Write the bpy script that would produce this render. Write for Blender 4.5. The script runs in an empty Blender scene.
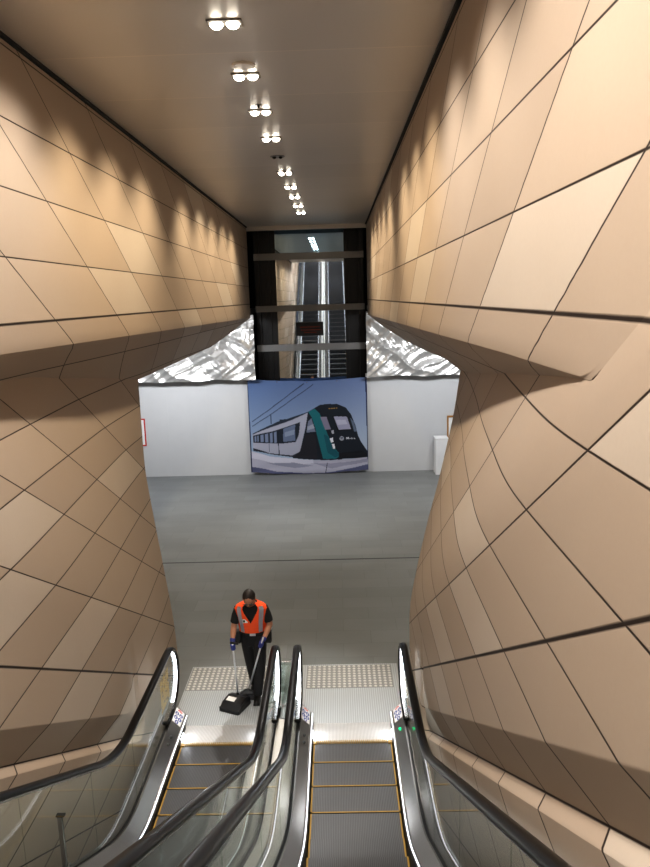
import bpy, bmesh, math, random
from mathutils import Vector, Matrix, noise
from math import sin, cos, pi, radians, tan, atan2, sqrt
random.seed(7)
C = bpy.context.scene.collection
T30 = 0.577

# ---------------------------------------------------------------- helpers
def origin(o):
    p = Vector((0, 0, 0))
    while o is not None:
        p = p + o.location
        o = o.parent
    return p

def obj(name, bm, mats, parent=None, smooth=False, loc=None):
    me = bpy.data.meshes.new(name)
    if loc is None:
        loc = Vector((0, 0, 0))
    loc = Vector(loc)
    off = origin(parent) if parent else loc
    bmesh.ops.translate(bm, verts=bm.verts, vec=-off)
    bm.normal_update()
    bm.to_mesh(me)
    bm.free()
    if not isinstance(mats, (list, tuple)):
        mats = [mats]
    for m in mats:
        me.materials.append(m)
    if smooth:
        for p in me.polygons:
            p.use_smooth = True
    o = bpy.data.objects.new(name, me)
    C.objects.link(o)
    if parent:
        o.parent = parent
    else:
        o.location = loc
    return o

def tag(o, label=None, cat=None, group=None, kind=None):
    if label: o['label'] = label
    if cat: o['category'] = cat
    if group: o['group'] = group
    if kind: o['kind'] = kind
    return o

def thing(name, label, cat, loc=(0, 0, 0), group=None):
    o = bpy.data.objects.new(name, None)
    o.empty_display_size = 0.1
    C.objects.link(o)
    o.location = loc
    return tag(o, label, cat, group)

def struct(name, bm, m, smooth=False):
    return tag(obj(name, bm, m, None, smooth), kind='structure')

def dup(root, loc, label=None):
    r = root.copy(); C.objects.link(r); r.location = loc
    if label: r['label'] = label
    for ch in list(root.children):
        c = ch.copy(); C.objects.link(c); c.parent = r
        for g in list(ch.children):
            d = g.copy(); C.objects.link(d); d.parent = c
    return r

def box(bm, lo, hi, bev=0, mi=0):
    (x0, y0, z0), (x1, y1, z1) = lo, hi
    vs = [bm.verts.new(p) for p in [(x0,y0,z0),(x1,y0,z0),(x1,y1,z0),(x0,y1,z0),(x0,y0,z1),(x1,y0,z1),(x1,y1,z1),(x0,y1,z1)]]
    fs = [bm.faces.new([vs[i] for i in q]) for q in [(3,2,1,0),(4,5,6,7),(0,1,5,4),(1,2,6,5),(2,3,7,6),(3,0,4,7)]]
    for f in fs: f.material_index = mi
    if bev:
        es = list({e for f in fs for e in f.edges})
        bmesh.ops.bevel(bm, geom=es, offset=bev, segments=2, affect='EDGES', profile=.5)
    return bm

def B(*a, **k):
    return box(bmesh.new(), *a, **k)

def rings(bm, rs, closed=True, caps=True, mi=0):
    """loft a list of rings (lists of points)"""
    R = [[bm.verts.new(p) for p in r] for r in rs]
    n = len(R[0])
    for a, b in zip(R, R[1:]):
        for i in range(n if closed else n - 1):
            j = (i + 1) % n
            f = bm.faces.new([a[i], a[j], b[j], b[i]]); f.material_index = mi
    if caps and closed:
        f = bm.faces.new(list(reversed(R[0]))); f.material_index = mi
        f = bm.faces.new(R[-1]); f.material_index = mi
    return R

def tube(bm, pts, rad, n=10, mi=0, flat=1.0):
    """tube through points, rad a number or a list"""
    pts = [Vector(p) for p in pts]
    rs = []
    up = Vector((1, 0, 0))
    for i, p in enumerate(pts):
        t = (pts[min(i + 1, len(pts) - 1)] - pts[max(i - 1, 0)]).normalized()
        a = up - t * up.dot(t)
        if a.length < .1:
            a = Vector((0, 1, 0)) - t * t.y
        a.normalize(); up = a
        b = t.cross(a)
        r = rad[i] if isinstance(rad, (list, tuple)) else rad
        rx, ry = r if isinstance(r, (list, tuple)) else (r, r * flat)
        rs.append([p + a * (rx * cos(2 * pi * k / n)) + b * (ry * sin(2 * pi * k / n)) for k in range(n)])
    rings(bm, rs, mi=mi)
    return bm

def ell(bm, c, r, nu=14, nv=9, rot=None):
    c = Vector(c)
    vs = []
    m = rot or Matrix.Identity(3)
    top = bm.verts.new(c + m @ Vector((0, 0, r[2]))); bot = bm.verts.new(c + m @ Vector((0, 0, -r[2])))
    for j in range(1, nv):
        th = pi * j / nv
        vs.append([bm.verts.new(c + m @ Vector((r[0]*sin(th)*cos(2*pi*i/nu), r[1]*sin(th)*sin(2*pi*i/nu), r[2]*cos(th)))) for i in range(nu)])
    for i in range(nu):
        k = (i + 1) % nu
        bm.faces.new([top, vs[0][i], vs[0][k]])
        bm.faces.new([bot, vs[-1][k], vs[-1][i]])
        for a, b in zip(vs, vs[1:]):
            bm.faces.new([a[i], b[i], b[k], a[k]])
    return bm

def cyl(bm, c, r, h, n=24, axis='z', mi=0, r2=None):
    c = Vector(c); r2 = r if r2 is None else r2
    def P(k, rr, t):
        a, b = rr * cos(2*pi*k/n), rr * sin(2*pi*k/n)
        return c + (Vector((a, b, t)) if axis == 'z' else Vector((a, t, b)) if axis == 'y' else Vector((t, a, b)))
    rings(bm, [[P(k, r, 0) for k in range(n)], [P(k, r2, h) for k in range(n)]], mi=mi)
    return bm

def remeshed(bm, vox, smooth_it=6):
    """fuse overlapping shapes into one continuous surface"""
    me = bpy.data.meshes.new('tmp'); bm.to_mesh(me); bm.free()
    o = bpy.data.objects.new('tmp', me); C.objects.link(o)
    m = o.modifiers.new('r', 'REMESH'); m.mode = 'VOXEL'; m.voxel_size = vox
    s = o.modifiers.new('s', 'SMOOTH'); s.iterations = smooth_it; s.factor = .5
    dg = bpy.context.evaluated_depsgraph_get()
    m2 = bpy.data.meshes.new_from_object(o.evaluated_get(dg))
    out = bmesh.new(); out.from_mesh(m2)
    bpy.data.objects.remove(o); bpy.data.meshes.remove(me); bpy.data.meshes.remove(m2)
    return out

# ---------------------------------------------------------------- materials
def srgb(r, g, b):
    f = lambda c: (c / 255 / 12.92) if c / 255 <= .04045 else ((c / 255 + .055) / 1.055) ** 2.4
    return (f(r), f(g), f(b), 1)

class NT:
    def __init__(s, name):
        s.m = bpy.data.materials.new(name); s.m.use_nodes = True
        s.t = s.m.node_tree; s.t.nodes.clear()
        s.out = s.n('ShaderNodeOutputMaterial')
    def n(s, typ, **k):
        x = s.t.nodes.new(typ)
        for a, b in k.items(): setattr(x, a, b)
        return x
    def l(s, a, b):
        s.t.links.new(a, b)
    def math(s, op, a, b=None, c=None, clamp=False):
        x = s.n('ShaderNodeMath', operation=op); x.use_clamp = clamp
        for i, v in enumerate((a, b, c)):
            if v is None: continue
            if isinstance(v, (int, float)): x.inputs[i].default_value = v
            else: s.l(v, x.inputs[i])
        return x.outputs[0]
    def mix(s, fac, a, b, blend='MIX'):
        x = s.n('ShaderNodeMix', data_type='RGBA', blend_type=blend)
        for i, v in ((0, fac), (6, a), (7, b)):
            if isinstance(v, (int, float)): x.inputs[i].default_value = v
            elif isinstance(v, tuple): x.inputs[i].default_value = v
            else: s.l(v, x.inputs[i])
        return x.outputs[2]
    def noise(s, scale, detail=3, vec=None, rough=.5):
        x = s.n('ShaderNodeTexNoise'); x.inputs['Scale'].default_value = scale; x.inputs['Detail'].default_value = detail
        x.inputs['Roughness'].default_value = rough
        if vec is not None: s.l(vec, x.inputs['Vector'])
        return x.outputs['Fac']
    def coord(s, scale=(1, 1, 1), which='Object'):
        c = s.n('ShaderNodeTexCoord'); mp = s.n('ShaderNodeMapping'); mp.inputs['Scale'].default_value = scale
        s.l(c.outputs[which], mp.inputs[0]); return mp.outputs[0]
    def bsdf(s, col, rough=.5, metal=0, spec=.5, bump=None, bstr=.2, bdist=.01):
        b = s.n('ShaderNodeBsdfPrincipled')
        for k, v in (('Base Color', col), ('Roughness', rough), ('Metallic', metal)):
            if isinstance(v, (int, float, tuple)): b.inputs[k].default_value = v
            else: s.l(v, b.inputs[k])
        b.inputs['Specular IOR Level'].default_value = spec
        if bump is not None:
            x = s.n('ShaderNodeBump'); x.inputs['Strength'].default_value = bstr; x.inputs['Distance'].default_value = bdist
            s.l(bump, x.inputs['Height']); s.l(x.outputs[0], b.inputs['Normal'])
        s.l(b.outputs[0], s.out.inputs[0])
        return b

def plain(name, col, rough=.5, metal=0, var=.12, scale=30, spec=.5, bstr=.0):
    t = NT(name)
    nz = t.noise(scale, 3, t.coord())
    dark = tuple(c * (1 - var) for c in col[:3]) + (1,)
    lite = tuple(min(1, c * (1 + var)) for c in col[:3]) + (1,)
    t.bsdf(t.mix(nz, dark, lite), rough, metal, spec, bump=nz if bstr else None, bstr=bstr)
    return t.m

def glow(name, col, strength):
    t = NT(name)
    e = t.n('ShaderNodeEmission'); e.inputs[0].default_value = col; e.inputs[1].default_value = strength
    t.l(e.outputs[0], t.out.inputs[0])
    return t.m

def glass(name, tint, gloss=.9, base=.06, rough=.02):
    t = NT(name)
    tr = t.n('ShaderNodeBsdfTransparent'); tr.inputs[0].default_value = tint
    gl = t.n('ShaderNodeBsdfGlossy'); gl.inputs[0].default_value = (gloss, gloss, gloss, 1); gl.inputs['Roughness'].default_value = rough
    lw = t.n('ShaderNodeLayerWeight'); lw.inputs['Blend'].default_value = .5
    k = t.math('MULTIPLY_ADD', t.math('POWER', lw.outputs['Facing'], 5.0), .6, base)
    mx = t.n('ShaderNodeMixShader'); t.l(k, mx.inputs[0]); t.l(tr.outputs[0], mx.inputs[1]); t.l(gl.outputs[0], mx.inputs[2])
    t.l(mx.outputs[0], t.out.inputs[0])
    return t.m

def vcol_mat(name, rough=.7, attr='col', spec=.3):
    t = NT(name)
    a = t.n('ShaderNodeAttribute', attribute_name=attr)
    nz = t.noise(60, 2, t.coord())
    c = t.mix(.06, a.outputs['Color'], nz, 'OVERLAY')
    t.bsdf(c, rough, 0, spec)
    return t.m

def wall_mat():
    """concrete cladding: joints at whole values of the mesh attributes ja and jb"""
    t = NT('sandstone_cladding')
    a = t.n('ShaderNodeAttribute', attribute_name='ja').outputs['Fac']
    b = t.n('ShaderNodeAttribute', attribute_name='jb').outputs['Fac']
    wa = t.n('ShaderNodeAttribute', attribute_name='wa').outputs['Fac']   # joint half width in ja units
    wb = t.n('ShaderNodeAttribute', attribute_name='wb').outputs['Fac']
    def line(v, w):
        d = t.math('ABSOLUTE', t.math('SUBTRACT', v, t.math('ROUND', v)))
        q = t.math('DIVIDE', d, w)
        return t.math('SUBTRACT', 1.6, q, clamp=True)
    ln = t.math('MAXIMUM', line(a, wa), line(b, wb))
    cb = t.n('ShaderNodeCombineXYZ')
    t.l(t.math('FLOOR', a), cb.inputs[0]); t.l(t.math('FLOOR', b), cb.inputs[1])
    wn = t.n('ShaderNodeTexWhiteNoise', noise_dimensions='3D'); t.l(cb.outputs[0], wn.inputs[0])
    co = t.coord()
    n1 = t.noise(1.3, 4, co); n2 = t.noise(45, 3, co)
    base = t.mix(wn.outputs['Value'], srgb(162, 147, 132), srgb(173, 158, 142))
    pale = t.math('MULTIPLY', t.math('GREATER_THAN', wn.outputs['Value'], .86), .75)
    base = t.mix(pale, base, srgb(186, 176, 164))
    base = t.mix(t.math('MULTIPLY', n1, .25), base, srgb(156, 135, 115))
    base = t.mix(t.math('MULTIPLY', n2, .08), base, srgb(130, 105, 85))
    col = t.mix(ln, base, srgb(34, 22, 15))
    h = t.math('SUBTRACT', t.math('MULTIPLY', n2, .06), ln)
    t.bsdf(col, .62, 0, .3, bump=h, bstr=.35, bdist=.006)
    return t.m

def floor_mat():
    t = NT('grey_stone_pavers')
    co = t.coord()
    br = t.n('ShaderNodeTexBrick'); t.l(co, br.inputs['Vector'])
    br.inputs['Scale'].default_value = 1.0
    br.inputs['Brick Width'].default_value = .9; br.inputs['Row Height'].default_value = .45
    br.inputs['Mortar Size'].default_value = .004; br.inputs['Mortar Smooth'].default_value = .3
    br.inputs['Color1'].default_value = srgb(117, 120, 121); br.inputs['Color2'].default_value = srgb(127, 130, 131)
    br.inputs['Mortar'].default_value = srgb(104, 106, 107); br.offset = .5
    n1 = t.noise(.5, 4, t.coord((1, 2.2, 1))); n2 = t.noise(90, 2, co)
    c = t.mix(t.math('MULTIPLY', n1, .45), br.outputs[0], srgb(98, 100, 99))
    c = t.mix(t.math('MULTIPLY', n2, .2), c, srgb(80, 80, 80))
    r = t.math('MULTIPLY_ADD', n1, .25, .3)
    t.bsdf(c, r, 0, .45, bump=br.outputs['Fac'], bstr=-.08, bdist=.003)
    return t.m

def ceiling_mat():
    t = NT('satin_metal_ceiling')
    co = t.n('ShaderNodeTexCoord').outputs['Object']
    sp = t.n('ShaderNodeSeparateXYZ'); t.l(co, sp.inputs[0])
    v = t.math('DIVIDE', t.math('SUBTRACT', sp.outputs[1], 6.72), 1.36)
    d = t.math('ABSOLUTE', t.math('SUBTRACT', v, t.math('ROUND', v)))
    ln = t.math('LESS_THAN', d, .008)
    wn = t.n('ShaderNodeTexWhiteNoise', noise_dimensions='1D'); t.l(t.math('FLOOR', v), wn.inputs['W'])
    base = t.mix(wn.outputs['Value'], srgb(196, 190, 182), srgb(202, 196, 188))
    n2 = t.noise(70, 2, t.coord())
    base = t.mix(t.math('MULTIPLY', n2, .12), base, srgb(160, 153, 145))
    col = t.mix(t.math('MULTIPLY', ln, .6), base, srgb(215, 205, 192))
    t.bsdf(col, .38, .4, .5)
    return t.m

def ribbed(name, c1, c2, period, rough, metal, axis=0, bstr=.5):
    t = NT(name)
    co = t.n('ShaderNodeTexCoord').outputs['Object']
    sp = t.n('ShaderNodeSeparateXYZ'); t.l(co, sp.inputs[0])
    w = t.math('SINE', t.math('MULTIPLY', sp.outputs[axis], 2 * pi / period))
    w = t.math('MULTIPLY_ADD', w, .5, .5)
    n = t.noise(6, 4, t.coord((4, 1, 1)))
    c = t.mix(w, c1, c2)
    c = t.mix(t.math('MULTIPLY', n, .35), c, c1)
    t.bsdf(c, rough, metal, .5, bump=w, bstr=bstr, bdist=.004)
    return t.m

def foil_mat():
    t = NT('crinkled_silver_foil')
    co = t.coord()
    n = t.noise(7, 6, co, .6)
    v = t.n('ShaderNodeTexVoronoi'); v.inputs['Scale'].default_value = 5; t.l(co, v.inputs['Vector'])
    h = t.math('ADD', n, t.math('MULTIPLY', v.outputs['Distance'], .6))
    t.bsdf(t.mix(n, srgb(190, 189, 188), srgb(232, 231, 229)), .38, .75, .5, bump=h, bstr=.10, bdist=.03)
    return t.m

def brushed(name, col, rough=.28, metal=1.0):
    t = NT(name)
    n = t.noise(5, 4, t.coord((120, 1, 120)))
    dark = tuple(c * .75 for c in col[:3]) + (1,)
    t.bsdf(t.mix(n, dark, col), t.math('MULTIPLY_ADD', n, .15, rough - .07), metal)
    return t.m

M = dict(
    wall=wall_mat(), floor=floor_mat(), ceil=ceiling_mat(), foil=foil_mat(),
    black=plain('black_shadow_gap', srgb(14, 13, 12), .8),
    rubber=plain('black_handrail_rubber', srgb(11, 11, 12), .3, 0, .1, 20, .3),
    steel=brushed('brushed_steel', srgb(205, 203, 200), .24),
    darksteel=brushed('dark_bronze_steel', srgb(142, 142, 142), .36, .55),
    blackmetal=plain('black_painted_metal', srgb(17, 17, 18), .35, .2),
    gasket=plain('black_gasket', srgb(12, 12, 12), .5),
    deck=brushed('deck_steel', srgb(165, 162, 158), .3),
    tread=ribbed('dark_ribbed_tread', srgb(58, 58, 60), srgb(84, 84, 86), .018, .42, .3, 0, .2),
    landing=ribbed('ribbed_landing_plate', srgb(158, 163, 167), srgb(188, 193, 197), .03, .42, .3, 0, .2),
    comb=ribbed('comb_aluminium', srgb(175, 175, 175), srgb(215, 215, 215), .018, .38, .6, 0, .35),
    yellow=plain('yellow_safety_paint', srgb(150, 118, 44), .6),
    bglass=glass('clear_balustrade_glass', (.90, .93, .91, 1), .9, .03),
    led=glow('white_handrail_light', srgb(236, 240, 250), 9.0),
    comblight=glow('white_comb_light', srgb(236, 240, 250), 12.0),
    lamp=glow('warm_lamp_lens', srgb(255, 246, 230), 22.0),
    lamphousing=plain('lamp_housing', srgb(110, 104, 96), .6),
    paledeck=plain('pale_decking', srgb(214, 210, 202), .4, 0, .04),
    skirtglint=glow('steel_edge_glint', srgb(240, 242, 248), 2.2),
    trimwhite=plain('pale_lamp_trim', srgb(205, 196, 184), .5),
    hoard=plain('white_hoarding_board', srgb(198, 199, 201), .6, 0, .03, 3),
    white=plain('white_painted_board', srgb(232, 232, 232), .5, 0, .03, 5),
    conc=plain('pale_concourse_plaster', srgb(200, 198, 194), .7, 0, .05, 2),
    red=plain('red_sign_border', srgb(190, 48, 40), .5),
    brown=plain('brown_timber_edge', srgb(165, 120, 62), .55),
    tactile=plain('grey_tactile_plate', srgb(140, 141, 141), .5, .1),
    stud=plain('steel_tactile_studs', srgb(205, 205, 202), .4, .3),
    picture=vcol_mat('printed_cloth', .75),
    sticker=vcol_mat('printed_sticker', .45),
    skin=plain('skin', srgb(176, 128, 102), .55, 0, .06),
    hair=plain('dark_hair', srgb(30, 22, 18), .6, 0, .3, 80),
    shirt=plain('black_cotton', srgb(20, 20, 22), .85, 0, .2),
    trouser=plain('black_trouser_cloth', srgb(18, 18, 20), .85, 0, .2),
    boot=plain('black_boot_leather', srgb(14, 14, 14), .45),
    vest=plain('fluorescent_orange_cloth', srgb(255, 92, 36), .75, 0, .1),
    tape=plain('silver_reflective_tape', srgb(205, 208, 220), .4, .1),
    glove=plain('blue_glove', srgb(44, 56, 130), .6),
    darkplastic=plain('black_plastic', srgb(22, 22, 24), .4),
    alu=plain('aluminium_tube', srgb(205, 208, 212), .35, .5),
    card=plain('white_card', srgb(230, 230, 230), .5),
    bristle=plain('grey_bristles', srgb(60, 60, 62), .8),
    green=glow('green_arrow_light', srgb(30, 215, 130), 2.0),
    orange=glow('orange_display_text', srgb(150, 60, 36), .3),
    blueglow=glow('bluish_upper_hall', srgb(120, 150, 190), .55),
)
def lift_glass(name, col, k):
    t = NT(name)
    tr = t.n('ShaderNodeBsdfTransparent'); tr.inputs[0].default_value = (.42, .45, .5, 1)
    gl = t.n('ShaderNodeBsdfGlossy'); gl.inputs[0].default_value = col; gl.inputs['Roughness'].default_value = .02
    mx = t.n('ShaderNodeMixShader'); mx.inputs[0].default_value = k
    t.l(tr.outputs[0], mx.inputs[1]); t.l(gl.outputs[0], mx.inputs[2]); t.l(mx.outputs[0], t.out.inputs[0])
    return t.m
M['liftglass'] = lift_glass('reflective_lift_glass', (.82, .91, 1, 1), .8)
M['blueglass'] = lift_glass('blue_tinted_lift_glass', (.55, .78, 1, 1), .85)


# ---------------------------------------------------------------- the place: axes
# x to the right, y along the passage, z up, metres; the lower floor is z = 0
XL, XR, ZC = -2.57, 0.97, 7.6          # upper passage walls and ceiling
YEND = 21.9                            # far end of the passage ceiling
ESC = (0.08, -1.59)                    # escalator centre lines
YCOMB = 8.2

def zi(y):                             # escalator step line
    d = 6.9 - y
    if d <= 0: return 0.0
    if d < 1: return T30 * d * d / 2
    return T30 * (d - .5)

TR = [(-12, .90), (4.5, .91), (5.75, .93), (6.6, .945), (6.8, .97), (7.6, 1.155), (8, 1.25), (8.72, 1.45), (9.8, 1.71), (12, 2.1)]
TL = [(-12, -2.44), (4.5, -2.46), (5.75, -2.56), (6.66, -2.63), (8, -2.85), (9.2, -3.03), (10.2, -3.08), (10.8, -3.12), (12, -3.25)]
EDL = [(11.2, -3.11, 4.32), (12.8, -3.16, 4.31), (14.5, -3.16, 4.32), (17.5, -3.03, 4.40), (18.2, -2.98, 4.46), (22, -2.6, 4.93)]
EDR = [(10.8, 1.77, 4.43), (11.5, 1.78, 4.46), (13.2, 1.62, 4.5), (15.5, 1.47, 4.55), (18.5, 1.25, 4.70), (22, .98, 4.95)]
def pw(T, x, k=1):
    if x <= T[0][0]: return T[0][k]
    for a, b in zip(T, T[1:]):
        if x <= b[0]: return a[k] + (b[k] - a[k]) * (x - a[0]) / (b[0] - a[0])
    return T[-1][k]
def smooth_pw(T, x, h=.28):
    return sum(pw(T, x + d * h) * w for d, w in ((-1, .15), (-.5, .2), (0, .3), (.5, .2), (1, .15)))

AL = [3.2, 4.05, 4.88, 5.70, 6.55, 7.41, 8.22, 9.2, 10.3, 11.25]
AR = [3.2, 4.05, 4.88, 5.70, 6.45, 7.28, 8.25, 9.12, 10.0, 10.9]
BZ = [.02, .5, 1.0, 1.5, 2.0, 2.49, 2.98, 3.45, 3.92, 4.41, 4.88, 5.36, 5.88, 6.42, 6.96, 7.53]
BZR = BZ[:10] + [4.90, 5.40, 5.92, 6.45, 6.98, 7.53]
def idx(T, w):
    n = len(T)
    if w < T[0]: return (w - T[0]) / (T[1] - T[0]), T[1] - T[0]
    for i in range(n - 1):
        if w < T[i + 1]: return i + (w - T[i]) / (T[i + 1] - T[i]), T[i + 1] - T[i]
    s = T[-1] - T[-2]
    return n - 1 + (w - T[-1]) / s, s

def groove_depth(y, z):
    """undercut where the cladding tucks back above the escalator kerb panel"""
    # signed distance to the joint path: along the slope at w = 4.88, turning up at y = 8.1
    w = z + T30 * y
    ds = (w - 4.88) * .866
    dy = 8.1 - y
    k = .35                               # rounded corner between the two runs
    h = max(0, min(1, .5 + .5 * (dy - ds) / k))
    d = dy + (ds - dy) * h - k * h * (1 - h)
    fade = h + (1 - h) * max(0, min(.6, (1.6 - z) / 1.5))
    if d >= 0:
        t = min(1, d / .27)
        f = 1 - t
    else:
        t = min(1, -d / .06)
        f = 1 - t * .75
    return .10 * f * fade

def build_wall(side):
    s = -1 if side == 'left' else 1
    XU = XL if s < 0 else XR
    T = TL if s < 0 else TR
    ED = EDL if s < 0 else EDR
    A = AL if s < 0 else AR
    YJ = ED[0][0]                       # mouth: end of the lower wall at the top
    YB = 10.35 if s < 0 else 9.55       # and at the floor
    low = lambda y, z: smooth_pw(T, z + T30 * y)
    crease = lambda y: 5.19 - .011 * max(0, y)
    def crease2(y):
        zc = crease(y)
        sl = .74 + max(0, y - 7) * .15 if s < 0 else .8
        if (low(y, zc) - XU) * s <= 0: # below the slope: no overhang, the planes just meet
            lo, hi = zc, 14.0
            for _ in range(40):
                m = (lo + hi) / 2
                if (low(y, m) - XU) * s < 0: lo = m
                else: hi = m
            return XU, lo, lo
        if y <= YJ:
            lo, hi = 0.0, 1.5
            for _ in range(40):
                m = (lo + hi) / 2
                if (low(y, zc - sl * m) - (XU + s * m)) * s > 0: lo = m
                else: hi = m
            return XU + s * lo, zc - sl * lo, zc
        return pw(ED, y, 1), pw(ED, y, 2), zc
    x0, z0, _ = crease2(YJ)
    ED[0] = (YJ, x0, z0)
    bm = bmesh.new()
    la, lb, lwa, lwb = [bm.verts.layers.float.new(n) for n in ('ja', 'jb', 'wa', 'wb')]
    def vert(x, y, z):
        v = bm.verts.new((x, y, z))
        a, sa = idx(A, z + T30 * y); b, sb = idx(BZ if s < 0 else BZR, z)
        thick = .011
        v[la] = a; v[lb] = b
        v[lwa] = (.009 if abs(a - 3) < .5 else .0048) / (sa * .866)
        v[lwb] = (.009 if abs(b - 11) < .5 else .0048) / sb
        return v
    def grid(P):
        for r, q in zip(P, P[1:]):
            for i in range(len(r) - 1):
                vs = [r[i], r[i + 1], q[i + 1], q[i]]
                if len({v for v in vs}) == 4:
                    try: bm.faces.new(vs if s < 0 else vs[::-1])
                    except ValueError: pass
    # upper wall + overhang, all along the passage
    ys = [-14 + .5 * i for i in range(28)] + [.12 * i for i in range(0, int(22 / .12) + 1)] + [YEND + .1]
    top = lambda y: ZC if y >= 1 else ZC + (1 - y) * T30
    cols = []
    for y in ys:
        x2, z2, zc = crease2(y)
        zt = top(y)
        ov = abs(x2 - XU)
        if ov > .004:
            c = [vert(XU, y, zt + (zc - zt) * k / 22) for k in range(22)]
            r = min(.06, ov * .4)         # slightly rounded fold
            c += [vert(XU, y, zc + r), vert(XU + s * r * .12, y, zc + r * .15), vert(XU + s * r, y, zc - (zc - z2) * r / ov)]
            c += [vert(XU + s * (r + (ov - r) * k / 6), y, zc + (z2 - zc) * (r + (ov - r) * k / 6) / ov) for k in range(1, 7)]
        else:
            c = [vert(XU, y, zt + (z2 + .04 - zt) * k / 22) for k in range(23)] + [vert(XU, y, z2 + .04 - .005 * k) for k in range(1, 9)]
        cols.append(c)
    grid(cols)
    # lower wall
    N, K = 190, 150
    Y0 = -12
    ea = [-12 + 1.2 * i for i in range(10)] + [.2 + (YJ - .2) * i / 180 for i in range(181)]
    N = len(ea) - 1
    cols = []
    for i in range(N + 1):
        y_top = ea[i]
        e = (y_top - Y0) / (YJ - Y0)
        x2, z2, zc = crease2(y_top)
        c = []
        for k in range(K + 1):
            # rows gather round the kerb joint so that its edges stay crisp
            y = y_top
            for _ in range(3):
                zb = max(-.02, zi(y) - .25)
                zg = min(z2 - .3, max(4.88 - T30 * y, .32 if y < 8.4 else .32))
                hi_, lo_ = min(z2 - .01, zg + .34), max(zb + .01, zg - .09)
                k1, k2 = 80, 130
                z = z2 + (hi_ - z2) * k / k1 if k <= k1 else hi_ + (lo_ - hi_) * (k - k1) / (k2 - k1) if k <= k2 else lo_ + (zb - lo_) * (k - k2) / (K - k2)
                v = (z2 - z) / (z2 - zb)
                y = y_top + (YB - YJ) * max(0, e * 1.6 - .6) * v ** .8
            x = x2 if k == 0 else low(y, z)
            g = groove_depth(y, z)
            c.append((x + s * g, y, z))
        cols.append(c)
    last = cols[-1]
    for q in range(1, 8):                # rounded end, then straight back behind the wall
        t = q / 7 * pi / 2
        r = .16
        cols.append([(x + s * r * (1 - cos(t)), y + r * sin(t), z) for (x, y, z) in last])
    lx = cols[-1]
    cols.append([(s * (5.2 if s > 0 else 8.6), y + .1, z) for (x, y, z) in lx])
    grid([[vert(*p) for p in c] for c in cols])
    o = struct('wall_' + side, bm, M['wall'], smooth=True)
    o.data.set_sharp_from_angle(angle=radians(22))
    return o

build_wall('left'); build_wall('right')

# floor, ceilings and closing walls of the concourse
bm = B((-9, 8.2, -.3), (6, 24.8, 0))
struct('floor', bm, M['floor'])
struct('trim_1', B((-9, 14.58, -.01), (6, 14.62, .0015)), M['gasket'])
bm = bmesh.new()
box(bm, (XL, 1, ZC), (XR, YEND, ZC + .2))
struct('ceiling', bm, M['ceil'])
bm = bmesh.new()
rings(bm, [[(XL, 1, ZC), (XR, 1, ZC), (XR, 1, ZC + .2), (XL, 1, ZC + .2)], [(XL, -14, ZC + 15 * T30), (XR, -14, ZC + 15 * T30), (XR, -14, ZC + 15 * T30 + .2), (XL, -14, ZC + 15 * T30 + .2)]])
struct('ceiling_upper', bm, M['ceil'])
for n, x in (('trim_2', XL), ('trim_3', XR)):
    d = .035 if n == 'trim_2' else -.035
    struct(n, B((min(x, x + d), 1, ZC - .03), (max(x, x + d), YEND, ZC + .002)), M['black'])
struct('trim_4', B((XL, YEND - .02, ZC - .12), (XR, YEND + .1, ZC + .05)), M['ceil'])     # fascia at the ceiling's end
struct('wall_back', B((XL - 1, -14.2, 3), (XR + 1, -14, 18)), M['blueglow'])
for n, x0, x1 in (('ceiling_left', -9, XL - .1), ('ceiling_right', XR + .1, 6)):
    struct(n, B((x0, 10.2, 5.05), (x1, 24.8, 5.2)), M['conc'])
struct('wall_far_left', B((-9.1, 9, 0), (-9, 24.8, 5.2)), M['conc'])
struct('wall_far_right', B((6, 9, 0), (6.1, 24.8, 5.2)), M['conc'])
struct('wall_end', B((-9.1, 24.8, 0), (6.1, 25, 9)), M['black'])

# ---------------------------------------------------------------- painting of printed surfaces
def inside(p, poly):
    x, y = p; r = False
    j = len(poly) - 1
    for i in range(len(poly)):
        (xi, yi), (xj, yj) = poly[i], poly[j]
        if (yi > y) != (yj > y) and x < (xj - xi) * (y - yi) / (yj - yi) + xi: r = not r
        j = i
    return r
def seg(a, b, w):
    dx, dy = b[0] - a[0], b[1] - a[1]; L = sqrt(dx*dx + dy*dy); nx, ny = -dy / L * w / 2, dx / L * w / 2
    return [(a[0]+nx, a[1]+ny), (b[0]+nx, b[1]+ny), (b[0]-nx, b[1]-ny), (a[0]-nx, a[1]-ny)]
def disc(c, r, ry=None, n=14):
    return [(c[0] + r * cos(2*pi*i/n), c[1] + (ry or r) * sin(2*pi*i/n)) for i in range(n)]
def painted_grid(name, nx, ny, pos, coord, bg, shapes, mat, parent=None, thickness=None):
    """a cloth or sticker; pos(u,v) its place, coord(u,v) the drawing coordinates, shapes painted in order"""
    bm = bmesh.new()
    lay = bm.verts.layers.float_color.new('col')
    bb = [(min(p[0] for p in s), max(p[0] for p in s), min(p[1] for p in s), max(p[1] for p in s), s, c) for s, c in shapes]
    V = []
    for j in range(ny + 1):
        row = []
        for i in range(nx + 1):
            u, v = i / nx, j / ny
            vt = bm.verts.new(pos(u, v)); p = coord(u, v); c = bg(p)
            for x0, x1, y0, y1, s, cc in bb:
                if x0 <= p[0] <= x1 and y0 <= p[1] <= y1 and inside(p, s): c = cc(p) if callable(cc) else cc
            vt[lay] = c; row.append(vt)
        V.append(row)
    for a, b in zip(V, V[1:]):
        for i in range(nx): bm.faces.new([a[i], a[i+1], b[i+1], b[i]])
    return obj(name, bm, mat, parent, smooth=True)

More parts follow.
